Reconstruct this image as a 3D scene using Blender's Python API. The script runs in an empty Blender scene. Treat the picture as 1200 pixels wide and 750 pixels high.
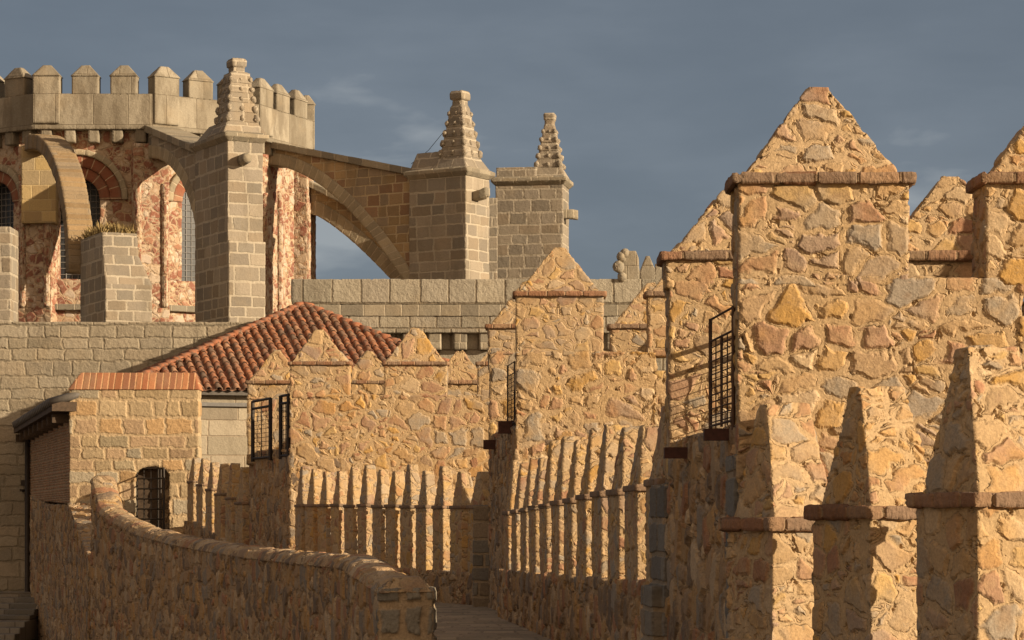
import bpy, bmesh, math, random
import numpy as np
from mathutils import Vector, Matrix

random.seed(7)
sc = bpy.context.scene
COL = sc.collection
F = 3000.0          # focal length in photo pixels (1200 wide)
HY = 613.0          # photo row of the eye-level line
EYE = 1.65          # eye height above the wall walk
DET = 2.7           # target edge length in photo pixels


def PX(px, Y):
    return (px - 600.0) / F * Y


def PZ(py, Y):
    return EYE + (HY - py) / F * Y


def W(px, py, Y):
    return Vector((PX(px, Y), Y, PZ(py, Y)))


def PL(px, Y):
    return Vector((PX(px, Y), Y))


# ------------------------------------------------------------------ materials
class NT:
    def __init__(self, mat_or_world):
        mat_or_world.use_nodes = True
        self.t = mat_or_world.node_tree
        self.t.nodes.clear()

    def n(self, typ, ins=None, **kw):
        nd = self.t.nodes.new(typ)
        for k, v in kw.items():
            setattr(nd, k, v)
        if ins:
            for k, v in ins.items():
                self.put(nd, k, v)
        return nd

    def put(self, nd, k, v):
        s = nd.inputs[k]
        if isinstance(v, bpy.types.NodeSocket):
            self.t.links.new(v, s)
        elif isinstance(v, bpy.types.Node):
            self.t.links.new(v.outputs[0], s)
        else:
            if isinstance(v, tuple) and len(v) == 3 and s.type == 'RGBA':
                v = v + (1.0,)
            s.default_value = v

    def m(self, op, a, b=0.0, c=0.0, clamp=False):
        nd = self.n('ShaderNodeMath', {0: a, 1: b, 2: c}, operation=op)
        nd.use_clamp = clamp
        return nd.outputs[0]

    def vm(self, op, a, b=(0, 0, 0)):
        nd = self.n('ShaderNodeVectorMath', {0: a, 1: b}, operation=op)
        return nd.outputs[0]

    def vscale(self, a, s):
        nd = self.n('ShaderNodeVectorMath', {0: a}, operation='SCALE')
        self.put(nd, 'Scale', s)
        return nd.outputs[0]

    def noise(self, vec, scale, detail=3.0, rough=0.55):
        nd = self.n('ShaderNodeTexNoise', {'Vector': vec, 'Scale': scale, 'Detail': detail, 'Roughness': rough})
        return nd.outputs['Fac'], nd.outputs['Color']

    def maprange(self, v, a, b, c=0.0, d=1.0, smooth=False):
        nd = self.n('ShaderNodeMapRange', {'Value': v, 'From Min': a, 'From Max': b, 'To Min': c, 'To Max': d})
        if smooth:
            nd.interpolation_type = 'SMOOTHSTEP'
        return nd.outputs[0]

    def mixc(self, f, a, b, mode='MIX'):
        nd = self.n('ShaderNodeMix', data_type='RGBA', blend_type=mode)
        for i, v in ((0, f), (6, a), (7, b)):
            self.put(nd, i, v)
        return nd.outputs[2]

    def mixf(self, f, a, b):
        nd = self.n('ShaderNodeMix', data_type='FLOAT')
        for i, v in ((0, f), (2, a), (3, b)):
            self.put(nd, i, v)
        return nd.outputs[0]

    def ramp(self, f, stops, const=False):
        nd = self.n('ShaderNodeValToRGB', {0: f})
        r = nd.color_ramp
        r.interpolation = 'CONSTANT' if const else 'LINEAR'
        while len(r.elements) < len(stops):
            r.elements.new(0.5)
        for e, (p, c) in zip(r.elements, stops):
            e.position = p
            e.color = c + (1.0,)
        return nd.outputs[0]

    def out(self, col, rough, height=None):
        b = self.n('ShaderNodeBsdfPrincipled', {'Base Color': col, 'Roughness': rough, 'Specular IOR Level': 0.25})
        o = self.n('ShaderNodeOutputMaterial', {'Surface': b})
        if height is not None:
            d = self.n('ShaderNodeDisplacement', {'Height': height, 'Midlevel': 0.0, 'Scale': 1.0})
            self.put(o, 'Displacement', d.outputs[0])
        return b


def spread(cols):
    k = len(cols)
    return [(i / k, c) for i, c in enumerate(cols)]


PAL_GOLD = spread([(.40, .265, .135), (.34, .235, .14), (.43, .255, .075), (.36, .22, .14), (.30, .26, .205),
                   (.46, .35, .22), (.29, .145, .085), (.38, .265, .145), (.27, .24, .195), (.45, .30, .12), (.37, .215, .115), (.42, .29, .155), (.32, .19, .12)])
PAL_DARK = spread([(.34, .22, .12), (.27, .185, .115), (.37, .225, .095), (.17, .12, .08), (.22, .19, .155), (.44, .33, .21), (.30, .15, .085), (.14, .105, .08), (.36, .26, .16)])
PAL_GREY = spread([(.29, .25, .19), (.265, .23, .175), (.31, .268, .205), (.28, .235, .175), (.30, .262, .205)])


def rubble(name, scale=2.6, pal=PAL_GOLD, mortar=(.47, .345, .19), h=0.045, seed=0.0, zsq=1.5, thick=0.0, fine=0.3, flat=True, lime=(.41, .29, .165), lk=.55, pk=.5):
    mat = bpy.data.materials.new(name)
    mat.displacement_method = 'BOTH'
    t = NT(mat)
    at = t.n('ShaderNodeAttribute', attribute_name='rest').outputs['Vector']
    p0 = t.vm('ADD', at, (seed, seed * 1.7, seed * .6))
    _, wc = t.noise(p0, 2.2, 3)
    _, wc2 = t.noise(p0, 8.0, 3)
    w = t.vm('ADD', t.vscale(t.vm('SUBTRACT', wc, (.5, .5, .5)), .30), t.vscale(t.vm('SUBTRACT', wc2, (.5, .5, .5)), .085))
    base = p0
    if flat:
        base = t.vm('ADD', t.n('ShaderNodeUVMap', uv_map='UVMap').outputs[0], (seed * 3.1, seed * 1.9, 0))
        rnd = t.n('ShaderNodeObjectInfo').outputs['Random']
        base = t.vm('ADD', base, t.n('ShaderNodeCombineXYZ', {0: t.m('MULTIPLY', rnd, 91.7), 1: t.m('MULTIPLY', rnd, 37.3)}).outputs[0])
    p = t.vm('MULTIPLY', t.vm('ADD', base, w), (1, zsq, 1) if flat else (1, 1, zsq))
    va = dict(voronoi_dimensions='2D' if flat else '3D')
    e1 = t.n('ShaderNodeTexVoronoi', {'Vector': p, 'Scale': scale, 'Randomness': .92}, feature='DISTANCE_TO_EDGE', **va).outputs['Distance']
    c1 = t.n('ShaderNodeTexVoronoi', {'Vector': p, 'Scale': scale, 'Randomness': .92}, feature='F1', **va).outputs['Color']
    e2 = t.n('ShaderNodeTexVoronoi', {'Vector': p, 'Scale': scale * 1.8, 'Randomness': .95}, feature='DISTANCE_TO_EDGE', **va).outputs['Distance']
    c2 = t.n('ShaderNodeTexVoronoi', {'Vector': p, 'Scale': scale * 1.8, 'Randomness': .95}, feature='F1', **va).outputs['Color']
    s1 = t.n('ShaderNodeSeparateColor', {0: c1})
    sel = t.m('GREATER_THAN', s1.outputs[1], 1.0 - fine)
    e = t.mixf(sel, e1, t.m('MINIMUM', e1, t.m('MULTIPLY', e2, .8)))
    rc = t.mixc(sel, c1, c2)
    s = t.n('ShaderNodeSeparateColor', {0: rc})
    r, g, b = s.outputs[0], s.outputs[1], s.outputs[2]
    n4, _ = t.noise(p0, 3.3, 2)
    n12, _ = t.noise(p0, 14, 5, .65)
    n40, _ = t.noise(p0, 48, 5, .7)
    n1, _ = t.noise(p0, .9, 3)
    lm, _ = t.noise(p0, 2.4, 5, .65)
    th = t.m('ADD', t.m('ADD', t.maprange(n4, .35, .7, .018, .095), t.maprange(lm, .50, .68, 0, .085 if lk > .3 else 0.0)), thick)
    ej = t.m('ADD', e, t.m('MULTIPLY', t.m('SUBTRACT', n12, .5), .05))
    mask = t.maprange(ej, th, t.m('ADD', th, .05), smooth=True)
    dome = t.maprange(ej, th, t.m('ADD', th, .14), smooth=True)
    col = t.ramp(r, pal, const=True)
    col = t.mixc(1.0, col, t.n('ShaderNodeCombineColor', {0: t.maprange(g, 0, 1, .83, 1.14), 1: t.maprange(g, 0, 1, .83, 1.14), 2: t.maprange(g, 0, 1, .84, 1.15)}).outputs[0], 'MULTIPLY')
    patch, _ = t.noise(p0, 5.5, 4, .6)
    col = t.mixc(t.maprange(patch, .50, .72, 0, pk, True), col, lime)
    col = t.mixc(t.maprange(lm, .40, .64, .10, lk, True), col, lime)
    tn, _ = t.noise(p0, .75, 4, .6)
    if lk > .3:
        col = t.mixc(t.maprange(tn, .52, .66, 0, .55, True), col, (.42, .24, .075))
        col = t.mixc(t.maprange(tn, .49, .37, 0, .55, True), col, (.275, .235, .19))
    col = t.mixc(t.maprange(patch, .30, .44, .5, 0, True), col, (.23, .15, .09))
    mv = t.maprange(n12, .3, .7, .80, 1.14)
    mcol = t.mixc(1.0, mortar + (1,), t.n('ShaderNodeCombineColor', {0: mv, 1: mv, 2: mv}).outputs[0], 'MULTIPLY')
    mcol = t.mixc(t.maprange(n1, .4, .65, 0, .45), mcol, (.40, .27, .13))
    cmask = t.maprange(ej, t.m('SUBTRACT', th, .02), t.m('ADD', th, .09), smooth=True)
    fc = t.mixc(cmask, mcol, col)
    sp = t.maprange(n40, .3, .72, .74, 1.22)
    fc = t.mixc(1.0, fc, t.n('ShaderNodeCombineColor', {0: sp, 1: sp, 2: sp}).outputs[0], 'MULTIPLY')
    li, _ = t.noise(p0, 9.0, 6, .75)
    fc = t.mixc(t.maprange(li, .60, .70, 0, .55, True), fc, (.20, .17, .13))
    hh = t.m('MULTIPLY', dome, t.maprange(b, 0, 1, .25, 1.0))
    hh = t.m('MULTIPLY', hh, h)
    hh = t.m('ADD', hh, t.m('MULTIPLY', t.m('SUBTRACT', n12, .5), h * .55))
    hh = t.m('ADD', hh, t.m('MULTIPLY', t.m('SUBTRACT', n40, .5), h * .16))
    hh = t.m('ADD', hh, t.m('MULTIPLY', t.m('SUBTRACT', n1, .5), h * 1.3))
    crev = t.m('MULTIPLY', t.maprange(ej, t.m('SUBTRACT', th, .03), t.m('ADD', th, .005), smooth=True), t.maprange(ej, t.m('ADD', th, .035), th, smooth=True))
    hh = t.m('SUBTRACT', hh, t.m('MULTIPLY', t.m('MULTIPLY', crev, t.maprange(li, .46, .62, 0, 1, True)), h * .6))
    hole = t.m('MULTIPLY', t.maprange(t.noise(p0, 6.5, 3)[0], .60, .68, 0, 1, True), t.m('SUBTRACT', 1.0, mask))
    hh = t.m('SUBTRACT', hh, t.m('MULTIPLY', hole, h * 1.3))
    t.out(fc, .92, hh)
    return mat


def ashlar(name, bw=.6, bh=.35, pal=PAL_GREY, mortar=(.46, .40, .30), joint=.012, h=.02, seed=0.0, rand=.6, kind='plain', jsoft=.015, stain=.4, wob=.02, st0=.47):
    mat = bpy.data.materials.new(name)
    mat.displacement_method = 'BOTH'
    t = NT(mat)
    uv = t.n('ShaderNodeUVMap', uv_map='UVMap').outputs[0]
    at = t.n('ShaderNodeAttribute', attribute_name='rest').outputs['Vector']
    p0 = t.vm('ADD', at, (seed, seed * 1.3, seed * .7))
    _, wc = t.noise(p0, 2.5, 3)
    uvw = t.vm('ADD', uv, t.vscale(t.vm('SUBTRACT', wc, (.5, .5, .5)), wob * 3))
    sp = t.n('ShaderNodeSeparateXYZ', {0: uvw})
    u, v = sp.outputs[0], sp.outputs[1]
    v = t.m('ADD', v, seed)
    rw, _ = t.noise(t.n('ShaderNodeCombineXYZ', {2: v}).outputs[0], .7 / bh * .35, 0)
    vv = t.m('ADD', t.m('DIVIDE', v, bh), t.m('MULTIPLY', t.m('SUBTRACT', rw, .5), 1.6))
    row = t.m('FLOOR', vv)
    fv = t.m('FRACT', vv)
    wn = t.n('ShaderNodeTexWhiteNoise', {'W': row}, noise_dimensions='1D').outputs['Value']
    uu = t.m('ADD', t.m('DIVIDE', u, bw), t.m('MULTIPLY', wn, 57.3))
    Wv = t.m('ADD', uu, t.m('MULTIPLY', row, 131.0))
    eu = t.n('ShaderNodeTexVoronoi', {'W': Wv, 'Scale': 1.0, 'Randomness': rand}, voronoi_dimensions='1D', feature='DISTANCE_TO_EDGE').outputs['Distance']
    cc = t.n('ShaderNodeTexVoronoi', {'W': Wv, 'Scale': 1.0, 'Randomness': rand}, voronoi_dimensions='1D', feature='F1').outputs['Color']
    eu = t.m('MULTIPLY', eu, bw)
    ev = t.m('MULTIPLY', t.m('MINIMUM', fv, t.m('SUBTRACT', 1.0, fv)), bh)
    e = t.m('SMOOTH_MIN', eu, ev, .03)
    n12, _ = t.noise(p0, 7, 5, .65)
    n40, _ = t.noise(p0, 32, 5, .7)
    n1, _ = t.noise(p0, .8, 4, .6)
    e = t.m('ADD', e, t.m('MULTIPLY', t.m('SUBTRACT', n12, .5), jsoft * 1.6))
    mask = t.maprange(e, joint, joint + jsoft, smooth=True)
    s = t.n('ShaderNodeSeparateColor', {0: cc})
    r, g, b = s.outputs[0], s.outputs[1], s.outputs[2]
    col = t.ramp(r, pal, const=True)
    if kind == 'sanguine':
        pn, _ = t.noise(t.vm('ADD', p0, t.vscale(cc, 9.0)), 2.6, 5, .66)
        thr = t.maprange(g, 0, 1, .36, .66)
        k = t.maprange(pn, t.m('SUBTRACT', thr, .02), t.m('ADD', thr, .02))
        col = t.mixc(k, col, (.235, .085, .052))
        col = t.mixc(t.maprange(n12, .57, .61, 0, .85), col, (.46, .36, .27))
        col = t.mixc(t.maprange(n12, .38, .34, 0, .8), col, (.26, .12, .08))
    vl = t.maprange(g, 0, 1, .80, 1.16)
    col = t.mixc(1.0, col, t.n('ShaderNodeCombineColor', {0: vl, 1: vl, 2: t.maprange(g, 0, 1, .78, 1.14)}).outputs[0], 'MULTIPLY')
    fc = t.mixc(mask, mortar + (1,), col)
    spk = t.maprange(n40, .3, .72, .8, 1.18)
    fc = t.mixc(1.0, fc, t.n('ShaderNodeCombineColor', {0: spk, 1: spk, 2: spk}).outputs[0], 'MULTIPLY')
    st, _ = t.noise(t.vm('MULTIPLY', p0, (1.3, 1.3, .45)), 1.1, 6, .7)
    fc = t.mixc(t.maprange(st, st0, st0 + .2, 0, stain, True), fc, (.15, .125, .09))
    fc = t.mixc(t.maprange(n1, .5, .75, 0, .3, True), fc, (.34, .265, .17))
    hh = t.m('MULTIPLY', mask, t.maprange(b, 0, 1, h * .5, h))
    hh = t.m('ADD', hh, t.m('MULTIPLY', t.m('SUBTRACT', n12, .5), h * 1.3))
    hh = t.m('ADD', hh, t.m('MULTIPLY', t.m('SUBTRACT', n40, .5), h * .3))
    hh = t.m('ADD', hh, t.m('MULTIPLY', t.m('SUBTRACT', n1, .5), h * 1.0))
    t.out(fc, .92, hh)
    return mat


def simple(name, col, rough=.6, nscale=20, var=.25, h=0.0, metal=0.0):
    mat = bpy.data.materials.new(name)
    t = NT(mat)
    co = t.n('ShaderNodeTexCoord').outputs['Object']
    n, _ = t.noise(co, nscale, 5, .65)
    n2, _ = t.noise(co, nscale * .2, 3, .6)
    v = t.m('MULTIPLY', t.maprange(n, .3, .7, 1 - var, 1 + var), t.maprange(n2, .3, .7, 1 - var * .6, 1 + var * .6))
    c = t.mixc(1.0, col + (1,), t.n('ShaderNodeCombineColor', {0: v, 1: v, 2: v}).outputs[0], 'MULTIPLY')
    b = t.out(c, rough, t.m('MULTIPLY', n, h) if h else None)
    b.inputs['Metallic'].default_value = metal
    return mat


def tile_mat():
    mat = bpy.data.materials.new('terracotta_tile')
    t = NT(mat)
    rn = t.n('ShaderNodeAttribute', attribute_name='rnd').outputs['Fac']
    co = t.n('ShaderNodeTexCoord').outputs['Object']
    n, _ = t.noise(co, 5, 6, .7)
    n2, _ = t.noise(co, 22, 5, .7)
    c = t.ramp(rn, [(0, (.29, .115, .06)), (.22, (.34, .15, .078)), (.42, (.21, .09, .055)), (.6, (.36, .20, .12)), (.74, (.12, .08, .06)), (.88, (.26, .115, .062)), (1, (.29, .12, .06))])
    c = t.mixc(t.maprange(n, .42, .62, 0, .85, True), c, (.10, .075, .058))
    c = t.mixc(t.maprange(n2, .58, .72, 0, .6, True), c, (.34, .27, .17))
    t.out(c, .9, None)
    return mat


M = {}
MORT = (.42, .305, .18)
M['rubA'] = rubble('rubble_masonry_near', 3.3, fine=.32, h=.026, seed=1.0, mortar=MORT)
M['rubA2'] = rubble('rubble_masonry_parapet_near', 3.3, h=.024, seed=5.0, mortar=MORT)
M['rubB'] = rubble('rubble_masonry_middle', 1.9, h=.042, seed=11.0, zsq=1.05, fine=.5, mortar=MORT)
M['rubM'] = rubble('rubble_masonry_merlon', 3.4, h=.020, seed=21.0, mortar=MORT)
M['rubC'] = rubble('rubble_masonry_far', 2.1, h=.036, seed=31.0, zsq=1.25, fine=.4, mortar=MORT)
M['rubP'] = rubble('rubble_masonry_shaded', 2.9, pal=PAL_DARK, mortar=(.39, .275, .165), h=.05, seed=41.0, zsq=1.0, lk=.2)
M['rubH'] = ashlar('guardhouse_coursed_stone', .72, .43, pal=spread([(.37, .28, .17), (.33, .27, .18), (.40, .265, .14), (.32, .275, .205), (.35, .25, .16), (.39, .30, .19)]),
                   mortar=(.43, .325, .2), joint=.018, h=.032, seed=51.0, rand=.95, jsoft=.05, wob=.07, stain=.15)
M['grey'] = ashlar('grey_granite_ashlar', .95, .44, mortar=(.24, .205, .15), joint=.010, h=.035, seed=2.0, jsoft=.045, rand=.95, wob=.06, stain=.45)
M['gran'] = ashlar('granite_blocks', 1.0, .92, pal=spread([(.29, .262, .21), (.27, .24, .195), (.305, .272, .215), (.28, .252, .205)]), mortar=(.17, .14, .10), joint=.02, h=.04, seed=4.0, rand=.35, jsoft=.03)
M['pier'] = ashlar('buttress_ashlar', .78, .47, pal=spread([(.25, .215, .172), (.225, .195, .16), (.27, .23, .182), (.245, .20, .15), (.215, .19, .157)]), mortar=(.37, .325, .255), joint=.03, h=.02, seed=6.0, rand=.7, wob=.035)
M['spand'] = ashlar('spandrel_ashlar', .62, .40, pal=spread([(.29, .205, .12), (.31, .22, .12), (.26, .20, .14), (.33, .23, .125), (.25, .155, .095)]), mortar=(.42, .33, .21), joint=.02, h=.02, seed=8.0, wob=.03)
M['flyer1'] = ashlar('stepped_voussoir', 3.0, .24, pal=spread([(.25, .18, .105), (.23, .18, .125), (.265, .185, .10), (.235, .175, .11), (.24, .165, .09)]), mortar=(.27, .21, .14), joint=.01, h=.03, seed=27.0, stain=.25)
M['slab2'] = ashlar('dark_string_course', .34, 3.0, pal=spread([(.20, .135, .09), (.17, .12, .085), (.23, .15, .10)]), mortar=(.2, .15, .1), joint=.006, h=.016, seed=28.0, rand=.8, wob=.01)
M['ring'] = ashlar('voussoir_stone', .38, 3.0, pal=spread([(.33, .28, .20), (.30, .255, .185), (.36, .30, .21)]), mortar=(.45, .38, .28), joint=.016, h=.02, seed=9.0, rand=.3, wob=.01)
M['redring'] = ashlar('red_voussoir_stone', .45, 3.0, pal=spread([(.22, .085, .05), (.26, .11, .07), (.19, .07, .045), (.30, .16, .10)]), mortar=(.42, .3, .2), joint=.014, h=.02, seed=10.0, rand=.3, wob=.01)
M['sang'] = rubble('sanguine_stone', 2.5, pal=spread([(.50, .40, .30), (.22, .07, .042), (.46, .36, .26), (.25, .085, .05), (.50, .41, .33), (.27, .10, .06), (.42, .29, .19), (.19, .06, .04), (.51, .42, .33), (.24, .085, .055), (.47, .36, .25), (.33, .155, .09)]),
                   mortar=(.45, .34, .24), h=.03, seed=12.0, zsq=1.1, fine=.5, lime=(.50, .41, .31), lk=.1, pk=.85, thick=-.012)
M['ochre'] = ashlar('ochre_ashlar', .8, .5, pal=spread([(.42, .31, .15), (.40, .29, .15), (.44, .33, .17), (.36, .28, .17)]), mortar=(.46, .36, .2), joint=.008, h=.015, seed=13.0, stain=.25)
M['apse'] = ashlar('apse_parapet_ashlar', 1.25, 1.45, pal=spread([(.275, .245, .195), (.245, .218, .172), (.29, .258, .205), (.26, .228, .178)]), mortar=(.2, .17, .125), joint=.008, h=.018, seed=14.0, rand=.7, stain=.75, st0=.41)
M['slab'] = ashlar('string_course_slab', .34, 3.0, pal=spread([(.25, .135, .08), (.22, .115, .065), (.28, .175, .105), (.21, .14, .095)]), mortar=(.26, .18, .11), joint=.006, h=.03, seed=15.0, rand=.8, wob=.01)
M['cop'] = ashlar('coping_slab', .7, 3.0, pal=spread([(.25, .22, .17), (.22, .195, .155), (.28, .24, .18)]), mortar=(.38, .33, .25), joint=.012, h=.02, seed=16.0, rand=.5)
M['brickcop'] = ashlar('brick_coping', .2, .8, pal=spread([(.31, .125, .06), (.27, .105, .052), (.35, .155, .075), (.30, .14, .075), (.23, .105, .06)]), mortar=(.48, .28, .15), joint=.012, h=.012, seed=17.0, rand=.4, wob=.006, stain=.15)
M['brick'] = ashlar('old_brick', .26, .085, pal=spread([(.33, .17, .09), (.28, .14, .08), (.38, .22, .12), (.30, .19, .12)]), mortar=(.34, .25, .16), joint=.010, h=.025, seed=18.0, rand=.3, wob=.02)
M['endstone'] = ashlar('end_pier_stone', .34, .40, pal=spread([(.225, .215, .19), (.19, .18, .16), (.25, .235, .205)]), mortar=(.36, .275, .18), joint=.028, h=.04, seed=29.0, wob=.07, jsoft=.04)
M['quoin'] = ashlar('dark_quoin_stone', .9, .30, pal=spread([(.17, .16, .145), (.20, .185, .165), (.15, .14, .13), (.24, .19, .14)]), mortar=(.30, .24, .17), joint=.018, h=.03, seed=19.0)
M['build'] = ashlar('annex_ashlar', 1.35, .58, pal=spread([(.31, .27, .21), (.29, .25, .195), (.325, .285, .22)]), mortar=(.27, .22, .16), joint=.012, h=.02, seed=20.0, rand=.5)
M['pave'] = ashlar('walk_paving', .6, .4, pal=spread([(.30, .235, .165), (.27, .21, .15), (.33, .26, .18)]), mortar=(.22, .17, .12), joint=.012, h=.012, seed=22.0)
M['step'] = ashlar('step_stone', 1.2, .6, pal=spread([(.20, .185, .165), (.17, .16, .145)]), mortar=(.1, .09, .08), joint=.01, h=.01, seed=23.0)
M['iron'] = simple('wrought_iron', (.032, .024, .018), .55, 30, .3)
M['rust'] = simple('rusted_iron', (.085, .048, .028), .75, 25, .35)
M['steel'] = simple('rusted_steel_beam', (.055, .022, .016), .7, 25, .35)
M['lead'] = simple('roof_lead', (.16, .155, .15), .55, 12, .2)
M['wood'] = simple('old_timber', (.075, .052, .035), .85, 14, .35)
M['zinc'] = simple('zinc_gutter', (.10, .09, .08), .6, 15, .2)
M['glass'] = simple('window_glass', (.030, .034, .040), .25, 8, .4)
M['came'] = simple('lead_came', (.20, .20, .20), .6, 20, .2)
M['grass'] = simple('dry_grass_blades', (.23, .17, .075), .9, 9, .4)
M['dirt'] = simple('dry_earth', (.16, .12, .075), .95, 1.2, .3)
M['copstone'] = ashlar('parapet_coping_stone', .34, 3.0, pal=spread([(.36, .26, .155), (.31, .225, .135), (.39, .285, .17), (.29, .23, .16), (.34, .225, .12)]), mortar=(.28, .205, .125), joint=.016, h=.045, seed=33.0, rand=.9, wob=.03, jsoft=.05)
M['mortarcap'] = rubble('coping_stone', 2.2, pal=PAL_DARK, mortar=(.38, .28, .17), h=.035, seed=61.0, zsq=1.0, flat=False, lk=.2)
M['tile'] = tile_mat()


# ------------------------------------------------------------------ mesh tools
def lim(p, det):
    """wanted edge length at the points p: fine where the view is, coarse far outside it"""
    Y = np.maximum(p[:, 1], 3.0)
    x = 600 + F * p[:, 0] / Y
    y = HY - F * (p[:, 2] - EYE) / Y
    o = np.maximum.reduce([np.zeros(len(p)), -40 - x, x - 1240, -40 - y, y - 790])
    return det * Y / F * np.where(o <= 0, 1.0, np.minimum(30, 3 + o / 40))


def refine(V, T, det):
    """split every edge that is longer than wanted; neighbours stay joined"""
    for _ in range(16):
        n = len(V)
        E = np.concatenate([T[:, [0, 1]], T[:, [1, 2]], T[:, [2, 0]]])
        E.sort(axis=1)
        key = E[:, 0] * n + E[:, 1]
        uk, inv = np.unique(key, return_inverse=True)
        a, b = uk // n, uk % n
        A, B = V[a], V[b]
        L = np.linalg.norm(A - B, axis=1)
        want = np.minimum(np.minimum(lim((A + B) / 2, det), lim(A, det) * 2.2), lim(B, det) * 2.2) * 1.35
        mk = L > want
        if not mk.any():
            break
        idx = np.full(len(uk), -1)
        idx[mk] = n + np.arange(mk.sum())
        V = np.concatenate([V, (A[mk] + B[mk]) / 2])
        m = idx[inv.reshape(-1)].reshape(3, -1).T
        cnt = (m >= 0).sum(1)
        out = [T[cnt == 0]]
        for c in (1, 2, 3):
            S, Q = T[cnt == c], m[cnt == c]
            if len(S) == 0:
                continue
            if c == 1:
                r = np.argmax(Q >= 0, axis=1)
            elif c == 2:
                r = (np.argmin(Q >= 0, axis=1) + 1) % 3
            else:
                r = np.zeros(len(S), int)
            ar = np.arange(len(S))
            v0, v1, v2 = S[ar, r], S[ar, (r + 1) % 3], S[ar, (r + 2) % 3]
            m0, m1, m2 = Q[ar, r], Q[ar, (r + 1) % 3], Q[ar, (r + 2) % 3]
            if c == 1:
                tr = [(v0, m0, v2), (m0, v1, v2)]
            elif c == 2:      # edges v0v1 and v1v2 are split
                tr = [(m0, v1, m1), (v0, m0, m1), (v0, m1, v2)]
            else:
                tr = [(v0, m0, m2), (m0, v1, m1), (m2, m1, v2), (m0, m1, m2)]
            out += [np.stack(q, 1) for q in tr]
        T = np.concatenate(out)
    return V, T


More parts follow.
